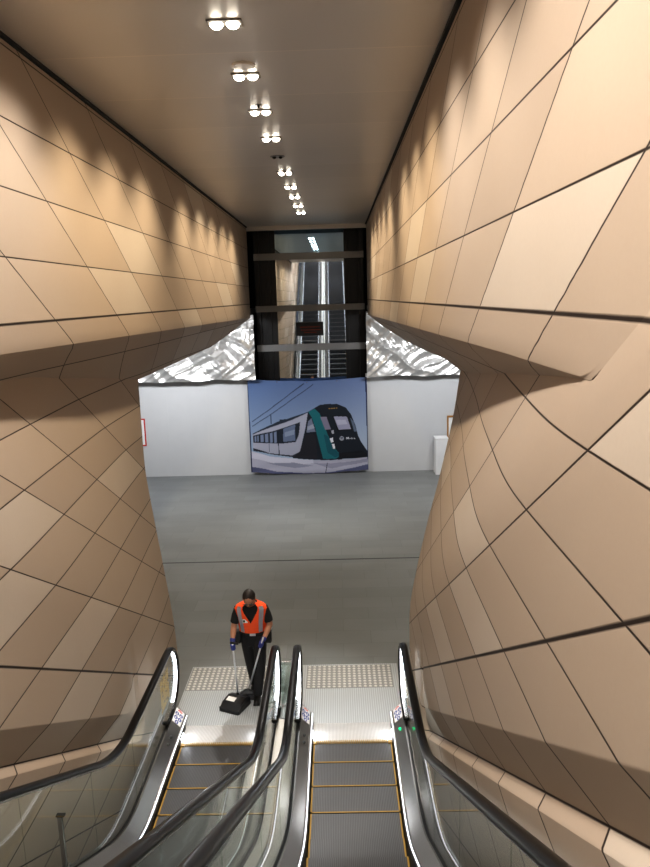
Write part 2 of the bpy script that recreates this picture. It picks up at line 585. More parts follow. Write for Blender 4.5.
# ---------------------------------------------------------------- escalators
def path_handrail(h=1.05, ytop=-11, yn=8.58, r=.39, back=.35):
    p = []
    y = ytop
    while y < yn:
        p.append((y, zi(y) + h)); y += .1 if 5.5 < y < 7.3 else .25
    for k in range(0, 19):
        t = k / 18 * pi
        p.append((yn + r * sin(t), h - r + r * cos(t)))
    p.append((yn - back, h - 2 * r))
    return p

def sweep(bm, prof, ys, cx, sg, zf=zi, mi=0):
    rs = [[(cx + sg * o, y, zf(y) + dz) for o, dz in prof] for y in ys]
    rings(bm, rs, mi=mi)
    return bm

YS = [-11, -6, -2, 0, 2, 4, 5, 5.5] + [5.6 + .1 * i for i in range(15)] + [7.4, 8, 8.3]

def sticker_shapes():
    blue = srgb(40, 66, 150); w = srgb(235, 236, 240); rd = srgb(205, 70, 70)
    S = [(disc((.5, .10), .26, .07), rd), (disc((.5, .10), .17, .045), w), (seg((.32, .14), (.68, .06), .05), rd)]
    for (x, y) in ((.27, .34), (.73, .34), (.27, .62), (.73, .62), (.5, .87)):
        S.append((disc((x, y), .2, .125), blue)); S.append((disc((x, y - .04), .05, .03), w)); S.append((seg((x - .07, y + .05), (x + .08, y + .02), .05), w)); S.append((seg((x + .02, y - .02), (x, y + .08), .045), w))
    return S

def make_escalator(cx, label, outer, light_side):
    """outer: reach of the outer decking on the left and right side of this escalator"""
    t = thing('escalator', label, 'escalator', (cx, YCOMB, 0), 'pair of escalators going down to the concourse')
    # steps
    for k in range(0, 17):
        y1 = YCOMB - .43 * k; y0 = y1 - .43
        z = zi(y1)
        bm = bmesh.new()
        n = 5                            # tread slab with a curved riser in front
        prof = [(y0, z), (y1 - .01, z), (y1, z - .012)]
        if k >= 3: prof += [(y1 - .012 * q, z - .04 * q) for q in range(1, 6)] + [(y1 - .2, z - .2), (y0, z - .08)]
        else: prof += [(y1, z - .06), (y0, z - .06)]
        rings(bm, [[(cx - .49, y, q) for y, q in prof], [(cx + .49, y, q) for y, q in prof]])
        st = obj('step', bm, M['tread'], t)
        bm = bmesh.new()
        box(bm, (cx - .49, y0 + .002, z), (cx + .49, y0 + .019, z + .003))
        box(bm, (cx - .49, y0 + .002, z), (cx - .472, y1 - .012, z + .003))
        box(bm, (cx + .472, y0 + .002, z), (cx + .49, y1 - .012, z + .003))
        obj('demarcation_line', bm, M['yellow'], st)
    bm = bmesh.new()                      # the upper flight, behind the viewer
    for k in range(17, 44):
        y1 = YCOMB - .43 * k; z = zi(y1)
        box(bm, (cx - .49, y1 - .44, z - .25), (cx + .49, y1, z))
    tag(obj('upper_steps', bm, M['tread'], t), kind='stuff')
    # landing
    obj('comb_plate', B((cx - .62, YCOMB - .02, -.02), (cx + .62, YCOMB + .38, .008), .004), M['comb'], t)
    bm = bmesh.new()
    for i in range(40):
        x = cx - .49 + .98 * (i + .5) / 40
        box(bm, (x - .006, YCOMB - .06, -.012), (x + .006, YCOMB, .012))
    for sx in (-1, 1): box(bm, (cx + sx * .47 - .025, YCOMB - .07, 0), (cx + sx * .47 + .025, YCOMB - .01, .014))
    obj('comb_teeth', bm, M['yellow'], t)
    wl, wr = outer
    obj('landing_plate', B((cx - .72, YCOMB + .382, -.02), (cx + .72, 10.12, .006), .003), M['landing'], t)
    for sg in (-1, 1):
        w = wl if sg < 0 else wr
        ysd = YS + [8.68]
        endz = lambda y: zi(y)
        bm = sweep(bmesh.new(), [(.502, -.25), (.502, .07), (.522, .07), (.522, -.25)], YS + [8.5], cx, sg)
        obj('skirt', bm, M['gasket'], t)
        bm = bmesh.new()
        sweep(bm, [(.522, -.2), (.522, .075), (.545, .095), (.655, .205), (.672, .205), (.672, -.2)], ysd, cx, sg)
        # rounded deck end
        e = [(.522, -.02), (.522, .075), (.545, .095), (.655, .205), (.672, .205), (.672, -.02)]
        rs = []
        for q in range(0, 7):
            a = q / 6 * pi / 2; f = cos(a)
            rs.append([(cx + sg * (.60 + (o - .60) * (.25 + .75 * f)), 8.68 + .10 * sin(a), dz * (.55 + .45 * f)) for o, dz in e])
        rings(bm, rs)
        dk = obj('inner_deck', bm, M['deck'], t)
        # bright capping edge along the skirt
        bm = sweep(bmesh.new(), [(.508, .07), (.508, .088), (.535, .098), (.545, .09), (.53, .07)], ysd, cx, sg)
        obj('skirt_capping', bm, M['steel'], dk)
        bm = sweep(bmesh.new(), [(.512, .0885), (.512, .0915), (.524, .097), (.526, .094)], ysd, cx, sg)
        obj('skirt_glint', bm, M['skirtglint'], dk)  # glowing strip added for the bright highlight along the steel capping
        # glass
        ys = [-11, -4, 0.2, 1.6, 3.0, 4.4, 5.7, 6.9]
        def gl(y0, y1):
            bm = bmesh.new()
            n = 14
            lo = [(y0 + (y1 - y0) * i / n) for i in range(n + 1)]
            pts = [(y, zi(y) + .17) for y in lo] + [(y, zi(y) + 1.025) for y in reversed(lo)]
            rings(bm, [[(cx + sg * .684, y, z) for y, z in pts], [(cx + sg * .696, y, z) for y, z in pts]])
            obj('glass_panel', bm, M['bglass'], t)
        for a, b in zip(ys, ys[1:]): gl(a + .004, b - .004)
        bm = bmesh.new()
        pts = [(6.905, .17), (8.54, .17), (8.54, .24)]
        pts += [(8.58 + .365 * sin(pi * k / 16), .66 - .365 * cos(pi * k / 16)) for k in range(0, 17)]
        pts += [(7.6, 1.025), (6.905, 1.025)]
        rings(bm, [[(cx + sg * .684, y, z) for y, z in pts], [(cx + sg * .696, y, z) for y, z in pts]])
        obj('glass_panel', bm, M['bglass'], t)
        # gasket at the foot of the glass
        bm = sweep(bmesh.new(), [(.672, .19), (.672, .215), (.684, .215), (.684, .19)], ysd, cx, sg)
        sweep(bm, [(.696, .17), (.696, .2), (.708, .2), (.708, .17)], ysd, cx, sg)
        obj('glass_gasket', bm, M['gasket'], t)
        # outer deck
        bm = sweep(bmesh.new(), [(.708, -.5), (.708, .175), (w - .012, .16), (w, .15), (w, -.5)], YS + [8.45], cx, sg)
        obj('outer_deck', bm, M['paledeck'] if (sg < 0) == (cx > -.5) else M['deck'], t)
        # handrail with its guide and light
        hp = path_handrail()
        bm = bmesh.new()
        prof = [(-.043, -.014), (-.046, .004), (-.036, .021), (-.016, .028), (.016, .028), (.036, .021), (.046, .004), (.043, -.014), (.02, -.016), (-.02, -.016)]
        rs = []
        for i, (y, z) in enumerate(hp):
            a, b = hp[max(0, i - 1)], hp[min(len(hp) - 1, i + 1)]
            ty, tz = b[0] - a[0], b[1] - a[1]; L = sqrt(ty*ty + tz*tz) or 1
            ny, nz = -tz / L, ty / L
            if i > 0 and nz < -.0 and False: pass
            rs.append([(cx + sg * .69 + o, y + ny * h, z + nz * h) for o, h in prof])
        rings(bm, rs)
        hr = obj('handrail', bm, M['rubber'], t, smooth=True)
        def strip(o0, o1, h0, h1, sel):
            bm = bmesh.new(); rs = []
            for i, (y, z) in enumerate(hp):
                if not sel(i): continue
                a, b = hp[max(0, i - 1)], hp[min(len(hp) - 1, i + 1)]
                ty, tz = b[0] - a[0], b[1] - a[1]; L = sqrt(ty*ty + tz*tz) or 1
                ny, nz = -tz / L, ty / L
                rs.append([(cx + sg * .69 + o, y + ny * h, z + nz * h) for o, h in ((o0, h0), (o1, h0), (o1, h1), (o0, h1))])
            rings(bm, rs); return bm
        obj('handrail_guide', strip(-.026, .026, -.034, -.0155, lambda i: True), M['steel'], hr)
        obj('handrail_light', strip(-.018, .018, -.0355, -.0345, lambda i: i < len(hp) - 2), M['led'], hr)
        # comb light in the skirt
        cl = obj('comb_light', B((cx + sg * .519 - .018, YCOMB + .0, .09), (cx + sg * .519 + .018, YCOMB + .22, .105)) if False else sweep(bmesh.new(), [(.500, .03), (.500, .055), (.503, .055), (.503, .03)], [YCOMB + .02, YCOMB + .16], cx, sg), M['comblight'], t)
        # safety sticker on the deck end
        def pos(u, v, sg=sg):
            o = .55 + .10 * (u if sg > 0 else 1 - u)
            return (cx + sg * (o if sg > 0 else (.65 - (o - .55) - .0)) if False else cx + sg * (.55 + .10 * u), 8.70 - .30 * v, .095 + (.55 + .10 * u - .545) + .004)
        painted_grid('safety_sticker', 24, 56, pos, lambda u, v: (u, v), lambda p: srgb(232, 232, 235), sticker_shapes(), M['sticker'], dk)
        # small control blocks on the deck
        for yy in ((8.1, 7.95) if light_side != sg else (8.2,)):
            b_ = ell(bmesh.new(), (cx + sg * .60, yy, .155 + zi(yy)), (.022, .03, .012), 10, 6)
            obj('traffic_light' if light_side == sg else 'control_button', b_, M['green'] if light_side == sg else M['gasket'], dk)
    return t

e1 = make_escalator(ESC[0], 'right-hand escalator directly below the viewer with three flat steps at the comb', (.83, .80), 1)
e2 = make_escalator(ESC[1], 'left-hand escalator beside the left cladding wall, leading to the sweeping worker', (.83, .80), 0)
# yellow warning stickers low on the glass of the outermost newels
for e, cx, sg in ((e1, ESC[0], 1), (e2, ESC[1], -1)):
    S = []
    rnd = random.Random(3)
    for _ in range(26):
        a = (rnd.random(), rnd.random()); S.append((disc(a, .03 + .05 * rnd.random(), .02 + .03 * rnd.random(), 7), random.choice([srgb(110, 84, 30), srgb(200, 180, 120), srgb(70, 60, 40)])))
    painted_grid('warning_sticker', 30, 40, lambda u, v: (cx + sg * .6995, 8.15 + .42 * u, .86 - .42 * v), lambda u, v: (u, v), lambda p: srgb(226, 176, 50), S, M['sticker'], e)

# tactile paving plates beyond the landing plates
def tactile(x0, x1, label):
    y0, y1 = 9.44, 10.08
    t = thing('tactile_paving', label, 'tactile paving', ((x0 + x1) / 2, (y0 + y1) / 2, 0))
    obj('base_plate', B((x0, y0, .005), (x1, y1, .009)), M['tactile'], t)
    nx = int((x1 - x0) / .072)
    bm = bmesh.new()
    for i in range(nx):
        for j in range(9):
            cyl(bm, (x0 + (i + .5) * (x1 - x0) / nx, y0 + (j + .5) * (y1 - y0) / 9, .009), .024, .007, 8, r2=.018)
    tag(obj('studs', bm, M['stud'], t), kind='stuff')
tactile(-2.3, -.95, 'studded grey tactile strip behind the worker, at the foot of the left escalator')
tactile(-.56, .70, 'studded grey tactile strip at the foot of the right escalator')
# glass infill between the two inner newels
t = thing('glass_barrier', 'small pale glass barrier panel filling the gap between the two inner handrail ends', 'barrier', (-.755, 9.0, 0))
obj('glass_panel', B((-.87, 8.99, .04), (-.64, 9.01, .66)), glass('pale_green_glass', (.75, .85, .82, 1), .9, .25, .2), t)
obj('top_rail', B((-.88, 8.985, .66), (-.63, 9.015, .675), .003), M['steel'], t)
obj('foot_clamp', B((-.82, 8.97, .006), (-.69, 9.03, .06), .004), M['steel'], t)
obj('cover_plate', B((-.9, 8.72, -.01), (-.61, 8.97, .006)), M['landing'], t)
# slim post beside the left escalator
t = thing('barrier_post', 'slim steel post seen through the left glass, between left escalator and wall', 'post', (-2.405, 5.35, .6))
px, py, pz = -2.415, 5.3, zi(5.3) + .16
obj('post', B((px - .02, py - .012, pz), (px + .02, py + .012, pz + .5), .003), M['steel'], t)
obj('cap', B((px - .028, py - .02, pz + .5), (px + .045, py + .02, pz + .515), .003), M['blackmetal'], t)
obj('foot_plate', B((px - .03, py - .05, pz - .03), (px + .03, py + .05, pz + .01), .003), M['steel'], t)

# ---------------------------------------------------------------- ceiling fittings
def downlight(y, label, cluster):
    t = thing('downlight', label, 'ceiling light', (-.795, y, ZC), 'downlights along the ceiling centre line')
    x = -.795
    bm = B((x - .135, y - .075, ZC - .012), (x + .135, y + .075, ZC - .001), .004)
    obj('housing', bm, M['lamphousing'], t)
    offs = [(-.064, 0), (.064, 0)] if not cluster else [(-.066, -.0), (.066, -.0), (-.06, .14), (.06, .14)]
    if cluster:
        obj('housing', B((x - .135, y + .08, ZC - .012), (x + .135, y + .2, ZC - .001), .004), M['lamphousing'], t)
    for dx, dy in offs:
        l = obj('lamp', ell(bmesh.new(), (x + dx, y + dy, ZC - .013), (.052, .052, .036) if not cluster else (.042, .042, .026), 20, 10), M['lamp'], t, smooth=True)
LY = [6.02, 7.36, 8.71, 10.12, 12.75, 14.34, 15.72, 17.21, 18.59]
LB = ['first twin downlight, nearest the viewer at the top of the picture', 'second twin downlight, next to the round ceiling speaker',
      'third twin downlight from the viewer, next to a tiny black dot', 'fourth twin downlight, last one before the small dark sensor',
      'first clustered downlight beyond the dark sensor', 'second clustered downlight beyond the dark sensor', 'third clustered downlight beyond the dark sensor',
      'fourth clustered downlight, next to last before the lift', 'farthest downlight on the ceiling, nearest the lift']
for i, y in enumerate(LY): downlight(y, LB[i], False if i < 4 else True)
t = thing('ceiling_speaker', 'round pale flush ceiling speaker beside the second downlight', 'speaker', (-.78, 7.05, ZC))
obj('rim', cyl(bmesh.new(), (-.78, 7.05, ZC - .012), .105, .012, 32), M['trimwhite'], t)
obj('grille', cyl(bmesh.new(), (-.78, 7.05, ZC - .016), .085, .005, 32), M['ceil'], t)
t = thing('ceiling_sensor', 'small dark twin sensor in the ceiling beyond the fourth downlight', 'sensor', (-.81, 11.4, ZC))
obj('plate', cyl(bmesh.new(), (-.81, 11.4, ZC - .006), .11, .006, 24), M['darksteel'], t)
for dx in (-.05, .045): obj('eye', ell(bmesh.new(), (-.81 + dx, 11.4, ZC - .012), (.03, .03, .025), 10, 6), M['gasket'], t)
t = thing('sprinkler', 'tiny black sprinkler dot in the ceiling before the third downlight', 'sprinkler', (-.79, 8.45, ZC))
obj('plate', cyl(bmesh.new(), (-.79, 8.45, ZC - .004), .035, .004, 16), M['darksteel'], t)
obj('nozzle', cyl(bmesh.new(), (-.79, 8.45, ZC - .03), .012, .027, 10), M['gasket'], t)

# ---------------------------------------------------------------- hoarding, foil, banner, lift
YH = 22.35
def hoarding(x0, x1, label, h=3.14):
    t = thing('hoarding_panel', label, 'hoarding panel', ((x0 + x1) / 2, YH, 0), 'white boards of the temporary wall')
    obj('board', B((x0 + .003, YH, 0), (x1 - .003, YH + .04, h), .003), M['hoard'], t)
    obj('joint_strip', B((x1 - .02, YH - .004, 0), (x1 + .006, YH - .0005, h)), M['hoard'], t)
xs = [-7.9, -6.6, -5.37, -4.13, -2.6, -1.4, -.2, .88, 2.1, 3.35, 4.6, 5.9]
LBH = ['white hoarding panel farthest left, mostly hidden behind the left wall', 'white hoarding panel with the red-edged notice, beside the left wall', 'white hoarding panel second to the left of the train banner, under bright foil', 'white hoarding panel touching the left edge of the train banner',
       'white hoarding panel behind the rear carriages on the train banner', 'white hoarding panel behind the middle of the train banner', 'white hoarding panel behind the front of the train on the banner',
       'white hoarding panel touching the right edge of the train banner', 'white hoarding panel behind the white plinth', 'white hoarding panel with the brown-edged board', 'white hoarding panel farthest right, hidden behind the right wall']
for i in range(len(xs) - 1): hoarding(xs[i], xs[i + 1], LBH[i], 2.85 if 4 <= i <= 6 else 3.14)

def foil(x0, x1, z0, z1, label, seed, edge):
    bm = bmesh.new()
    nx, nz = int((x1 - x0) / .03), int((z1 - z0) / .03)
    V = []
    for j in range(nz + 1):
        r = []
        for i in range(nx + 1):
            u, v = i / nx, j / nz
            x = x0 + (x1 - x0) * u
            zb = z0 + .05 * noise.noise(Vector((x * 1.3, seed, 0)))
            z = zb + (z1 - zb) * v
            warp = noise.noise(Vector((x * .9, z * 1.1, seed + 3))) * .8
            d = .16 * (1 - abs(noise.noise(Vector((x * .9 + z * 1.3 + warp, seed + 5, z * .3)) * 1.3)) * 2)
            d += .07 * (1 - abs(noise.noise(Vector((x * 1.6 - z * 2.1 + warp, seed + 9, x * .3)) * 1.5)) * 2)
            d += .014 * (1 - abs(noise.noise(Vector((x * 4.0 + z * 1.7 - warp * 2, seed + 13, z * 2)) * 1.6)) * 2)
            d += .003 * noise.noise(Vector((x * 14, z * 14, seed)))
            amp = .25 + .75 * min(1, v * 4)
            r.append(bm.verts.new((x, YH - .07 - d * amp * 1.0 - .24 * (1 - v) ** 1.6, z)))
        V.append(r)
    for a, b in zip(V, V[1:]):
        for i in range(nx): bm.faces.new([a[i], a[i+1], b[i+1], b[i]])
    return tag(obj('foil_sheet', bm, M['foil'], None, smooth=False), label, 'foil sheet', 'silver foil sheets above the hoarding')
foil(-8.6, -2.5, 3.08, 5.04, 'crumpled silver foil sheet above the hoarding left of the lift', 1.7, 1)
foil(.92, 5.6, 3.06, 5.04, 'crumpled silver foil sheet above the hoarding right of the lift', 8.3, 1)

# banner with a printed train, hung over the hoarding
def train_print():
    S = []
    a = lambda pts, c: S.append((pts, srgb(*c)))
    for p, q, w in (((296, 56), (46, 246), 3), ((342, 60), (46, 268), 3), ((300, 56), (150, 165), 2)): a(seg(p, q, w), (38, 46, 66))
    a(seg((136, 205), (136, 250), 3), (50, 58, 78))
    a([(30, 386), (120, 408), (230, 416), (330, 425), (450, 432), (600, 428), (600, 500), (30, 500)], (168, 168, 184))
    a([(30, 386), (120, 408), (230, 416), (330, 425), (330, 440), (200, 450), (30, 420)], (190, 190, 204))
    a([(100, 440), (240, 436), (330, 452), (240, 462)], (138, 140, 158)); a([(330, 440), (480, 446), (590, 436), (590, 452), (420, 468)], (142, 142, 160))
    a([(30, 462), (160, 480), (330, 488), (470, 482), (600, 462), (600, 520), (30, 520)], (84, 88, 118))
    a(seg((398, 440), (388, 490), 3), (40, 42, 60))
    a([(44, 304), (120, 262), (178, 234), (178, 228), (210, 226), (310, 192), (370, 160), (390, 158), (330, 250), (44, 330)], (42, 50, 64))
    a([(44, 308), (130, 268), (235, 230), (312, 194), (302, 250), (268, 385), (232, 410), (44, 380)], (164, 166, 182))
    a([(44, 372), (120, 392), (232, 402), (262, 386), (250, 412), (44, 386)], (46, 50, 62))
    a([(48, 312), (160, 280), (274, 240), (266, 300), (250, 336), (186, 344), (48, 346)], (34, 40, 52))
    a([(192, 272), (250, 252), (248, 330), (190, 336)], (104, 116, 142)); a([(198, 290), (246, 276), (244, 300), (198, 312)], (134, 146, 168))
    for x0, x1 in ((54, 62), (66, 74), (82, 98), (103, 119), (128, 140), (147, 160)): a([(x0, 318 - (x0 - 50) * .28), (x1, 316 - (x1 - 50) * .28), (x1, 340), (x0, 342)], (118, 130, 156))
    a(seg((166, 276), (168, 402), 4), (30, 34, 44)); a(seg((122, 290), (123, 392), 2), (70, 74, 90)); a(seg((190, 270), (188, 342), 3), (30, 34, 44))
    a([(312, 196), (345, 174), (372, 160), (402, 156), (452, 160), (492, 180), (516, 214), (536, 268), (548, 320), (562, 352), (590, 398), (590, 428), (455, 430), (340, 424), (232, 414), (268, 385), (302, 255)], (27, 33, 43))
    a([(268, 380), (300, 300), (345, 296), (352, 420), (240, 412)], (36, 36, 44))
    a([(302, 290), (312, 236), (328, 222), (346, 288)], (112, 120, 140)); a([(308, 262), (336, 250), (342, 270), (306, 280)], (150, 156, 172))
    a([(314, 190), (345, 177), (368, 200), (384, 240), (402, 300), (430, 366), (464, 410), (440, 424), (378, 420), (360, 340), (344, 266), (330, 218)], (30, 104, 112))
    a([(384, 300), (404, 310), (430, 372), (462, 410), (436, 418), (400, 390)], (24, 84, 96))
    a([(428, 214), (500, 222), (522, 290), (452, 292)], (14, 16, 22)); a([(434, 218), (497, 225), (515, 285), (457, 287)], (150, 150, 172)); a([(444, 236), (490, 240), (500, 262), (452, 262)], (172, 172, 190))
    a([(370, 216), (400, 216), (420, 280), (392, 280)], (126, 122, 142))
    a([(512, 230), (528, 250), (542, 298), (530, 300)], (92, 104, 124))
    for x in range(412, 456, 11): a(seg((x, 178), (x + 7, 179), 5), (150, 122, 70))
    a([(412, 322), (428, 320), (430, 342), (418, 344)], (214, 216, 224)); a([(422, 350), (434, 350), (438, 374), (428, 376)], (220, 220, 226)); a([(420, 286), (432, 284), (434, 300), (424, 302)], (170, 172, 182))
    a(disc((470, 329), 11), (150, 154, 166)); a(seg((464, 326), (476, 326), 3), (50, 56, 70)); a(seg((470, 326), (470, 336), 3), (50, 56, 70))
    for p, q in (((492, 334), (494, 324)), ((494, 324), (498, 332)), ((498, 332), (502, 325)), ((502, 325), (503, 334)), ((507, 331), (513, 331)), ((516, 326), (517, 335)), ((520, 329), (524, 334)), ((528, 330), (534, 335))): a(seg(p, q, 2.6), (208, 210, 220))
    a([(455, 400), (560, 392), (588, 410), (588, 428), (455, 430)], (20, 22, 30))
    a(seg((30, 40), (34, 490), 7), (36, 42, 74)); a(seg((590, 40), (596, 490), 7), (36, 42, 74))
    return S
def banner_bg(p):
    k = max(0, min(1, (p[1] - 45) / 320)); r = max(0, min(1, (p[0] - 30) / 560))
    return srgb(84 + 62 * k + 16 * r, 106 + 58 * k + 10 * r, 148 + 40 * k + 4 * r)
t = thing('banner', 'hanging cloth banner printed with a silver and teal train, before the lift', 'banner', (-.95, 22.28, 0))
def bpos(u, v):
    xl, xr = -2.80, .92
    x = xl + (xr - xl) * u
    ztop = 3.07 - .09 * sin(pi * u) - .03 * u + .015 * noise.noise(Vector((u * 9, 0, 0)))
    zbot = .10 - .09 * sin(pi * u) + .02 * noise.noise(Vector((u * 7, 4, 0)))
    z = ztop + (zbot - ztop) * v
    y = 22.27 - .03 * noise.noise(Vector((x * 1.4, z * .5, 2))) - (.05 * noise.noise(Vector((x * 1.1, z * 4, 7))) + .06) * max(0, v - .8) * 4
    return (x, y, max(z, .012))
painted_grid('printed_cloth', 260, 200, bpos, lambda u, v: (31 + 563 * u, 44 + 446 * v), banner_bg, train_print(), M['picture'], t)
bm = bmesh.new()
for u in (0.01, .25, .5, .75, .99):
    x, y, z = bpos(u, 0); cyl(bm, (x, y - .012, z - .04), .016, .012, 14, 'y')
obj('eyelets', bm, M['steel'], t)

# the glazed lift shaft behind the hoarding
t = thing('lift_shaft', 'dark-framed glass lift shaft behind the train banner, reflecting the escalators', 'lift', (-.8, 22.6, 0))
YF = 22.62
for nm, x0, x1, y0, y1 in (('post', -2.46, -2.30, YF, YF + .12), ('post', -2.13, -1.98, YF + .02, YF + .16), ('post', .30, .42, YF + .02, YF + .16), ('post', .74, .90, YF, YF + .12),
                           ('post', -.02, .10, YF + 1.2, YF + 1.3), ('post', -2.46, -2.34, YF + 1.9, YF + 2.0), ('post', .78, .9, YF + 1.9, YF + 2.0)):
    obj('post', B((x0, y0, 0), (x1, y1, 7.8), .006), M['blackmetal'], t)
obj('side_lining', B((-2.30, YF + .06, 0), (-1.78, YF + .1, 7.8)), M['blackmetal'], t)
obj('side_lining', B((.36, YF + .06, 0), (.76, YF + .1, 7.8)), M['blackmetal'], t)
for z0, z1 in ((6.66, 6.86), (5.10, 5.29), (3.88, 4.09)):
    obj('cross_beam', B((-2.47, YF - .04, z0), (.91, YF + .02, z1), .006), M['darksteel'], t)
for z0, z1 in ((6.42, 6.54), (4.24, 4.34)):
    obj('cross_beam', B((-1.8, YF + .1, z0), (.4, YF + .16, z1), .006), M['blackmetal'], t)
for z0, z1 in ((0.1, 3.88), (4.09, 5.10), (5.29, 6.66), (6.86, 7.75)):
    obj('glass_pane', B((-1.80, YF + .03, z0), (.36, YF + .042, z1)), M['liftglass'] if z0 < 6.7 else M['blueglass'], t)
obj('header', B((-2.5, YF - .02, 7.62), (.94, YF + .3, 7.95)), M['darksteel'], t)
obj('back_lining', B((-2.5, YF + 2.05, 0), (.94, YF + 2.1, 7.9)), M['blackmetal'], t)
t = thing('lift_car', 'dark lift car with railings low in the glass shaft just above the banner', 'lift car', (-.8, 23.4, 3.0))
obj('car_floor', B((-1.6, 22.85, 2.7), (.2, 24.3, 2.8)), M['blackmetal'], t)
bm = bmesh.new()
for z in (3.3, 3.62): tube(bm, [(-1.55, 22.9, z), (-.1, 22.9, z)], .02, 8)
for x in (-1.55, -1.1, -.6, -.1): tube(bm, [(x, 22.9, 2.8), (x, 22.9, 3.62)], .02, 8)
obj('railing', bm, M['darksteel'], t)
bm = bmesh.new()
tube(bm, [(-1.0, 23.2, 2.8), (-1.0, 23.2, 3.25)], .2, 16); ell(bm, (-1.0, 23.2, 3.3), (.28, .2, .14))
obj('machinery', bm, M['blackmetal'], t)
t = thing('display_sign', 'black display sign with two dim orange lines hanging on the lift glass', 'sign', (-.81, YF - .07, 4.33))
obj('screen', B((-1.23, YF - .11, 4.34), (-.39, YF - .05, 4.76), .006), M['blackmetal'], t)
bm = bmesh.new()
rnd = random.Random(5)
for z, x0, x1 in ((4.60, -1.10, -.50), (4.51, -1.08, -.46), (4.435, -.98, -.60)):
    x = x0
    while x < x1:
        w = .012 + .02 * rnd.random(); box(bm, (x, YF - .113, z), (x + w, YF - .110, z + .022)); x += w + .01
obj('display_lines', bm, M['orange'], t)
obj('bracket', B((-.86, YF - .055, 4.5), (-.76, YF + .028, 4.62), .003), M['blackmetal'], t)

# small things along the hoarding
t = thing('plinth', 'white box plinth standing against the right hoarding', 'plinth', (3.17, 21.95, 0))
obj('box', B((2.98, 21.72, 0), (3.37, 22.2, 1.12), .006), M['white'], t)
obj('top_board', B((2.97, 21.71, 1.12), (3.38, 22.21, 1.145), .004), M['white'], t)
t = thing('framed_board', 'white board with a brown timber edge partly hidden by the right wall', 'board', (3.75, 22.3, 0))
obj('board', B((3.46, 22.30, .25), (4.1, 22.335, 1.7)), M['white'], t)
bm = bmesh.new()
for lo, hi in (((3.42, 22.28, .2), (3.46, 22.34, 1.75)), ((3.46, 22.28, 1.7), (4.1, 22.34, 1.75)), ((4.1, 22.28, .2), (4.14, 22.34, 1.75)), ((3.46, 22.28, .2), (4.1, 22.34, .25))): box(bm, lo, hi)
obj('frame', bm, M['brown'], t)
t = thing('notice', 'white notice with a thin red border on the left hoarding, half hidden', 'notice', (-6.35, 22.33, 1.0))
obj('sheet', B((-6.6, 22.333, 1.05), (-6.14, 22.342, 1.86)), M['white'], t)
bm = bmesh.new()
for lo, hi in (((-6.64, 22.33, 1.02), (-6.6, 22.343, 1.9)), ((-6.14, 22.33, 1.02), (-6.10, 22.343, 1.9)), ((-6.6, 22.33, 1.86), (-6.14, 22.343, 1.9)), ((-6.6, 22.33, 1.02), (-6.14, 22.343, 1.06))): box(bm, lo, hi)
obj('border', bm, M['red'], t)

# ---------------------------------------------------------------- the worker
PX, PY = -1.25, 9.25
W = lambda x, y, z: Vector((PX + x, PY + y, z))
t = thing('person', 'worker in orange high-visibility vest and black clothes sweeping at the escalator foot', 'person', (PX, PY, 0))
hipL, hipR = W(-.09, .03, .93), W(.09, .01, .93)
kneeL, kneeR = W(-.075, .12, .50), W(.085, -.05, .50)
ankL, ankR = W(-.045, .25, .10), W(.03, -.06, .09)
shoL, shoR = W(-.182, -.07, 1.365), W(.182, -.07, 1.365)
elbL, elbR = W(-.245, -.10, 1.12), W(.245, -.05, 1.12)
wriL, wriR = W(-.255, -.20, .97), W(.165, -.17, .965)
headc = W(-.005, -.19, 1.565)
hrot = Matrix.Rotation(radians(38), 3, 'X')          # head tipped forward over the pan
bm = bmesh.new()
def chain(bm, pts, rad): tube(bm, pts, rad, 16)
# torso, neck, head, arms, legs as overlapping volumes fused into one skin
chain(bm, [W(0, .04, .86), W(0, .03, .95), W(0, .0, 1.08), W(0, -.03, 1.2), W(0, -.06, 1.33), W(0, -.08, 1.42), W(0, -.10, 1.47)], [(.12, .09), (.165, .115), (.15, .11), (.165, .12), (.18, .115), (.13, .09), (.06, .06)])
chain(bm, [W(0, -.08, 1.42), W(0, -.12, 1.49), W(0, -.155, 1.53)], [.065, .056, .056])
ell(bm, headc, (.078, .098, .115), 18, 12, hrot)
ell(bm, headc + hrot @ Vector((0, -.035, -.06)), (.056, .062, .06), 14, 9, hrot)     # jaw
ell(bm, headc + hrot @ Vector((0, -.098, -.018)), (.014, .024, .03), 10, 7, hrot)    # nose
ell(bm, headc + hrot @ Vector((0, -.088, -.062)), (.026, .012, .010), 10, 6, hrot)    # mouth
for sx in (-1, 1): ell(bm, headc + hrot @ Vector((sx * .078, .01, -.01)), (.014, .022, .034), 10, 7, hrot)   # ears
for s_, e_, w_ in ((shoL, elbL, wriL), (shoR, elbR, wriR)):
    chain(bm, [W(0, -.07, 1.38).lerp(s_, .6), s_, s_.lerp(e_, .5), e_, e_.lerp(w_, .4), w_], [.055, .058, .05, .042, .042, .029])
for h_, k_, a_ in ((hipL, kneeL, ankL), (hipR, kneeR, ankR)):
    chain(bm, [h_ + Vector((0, 0, .02)), h_.lerp(k_, .45), k_, k_.lerp(a_, .4), a_], [.088, .076, .056, .055, .038])
body = obj('body', remeshed(bm, .011, 5), M['skin'], t, smooth=True)
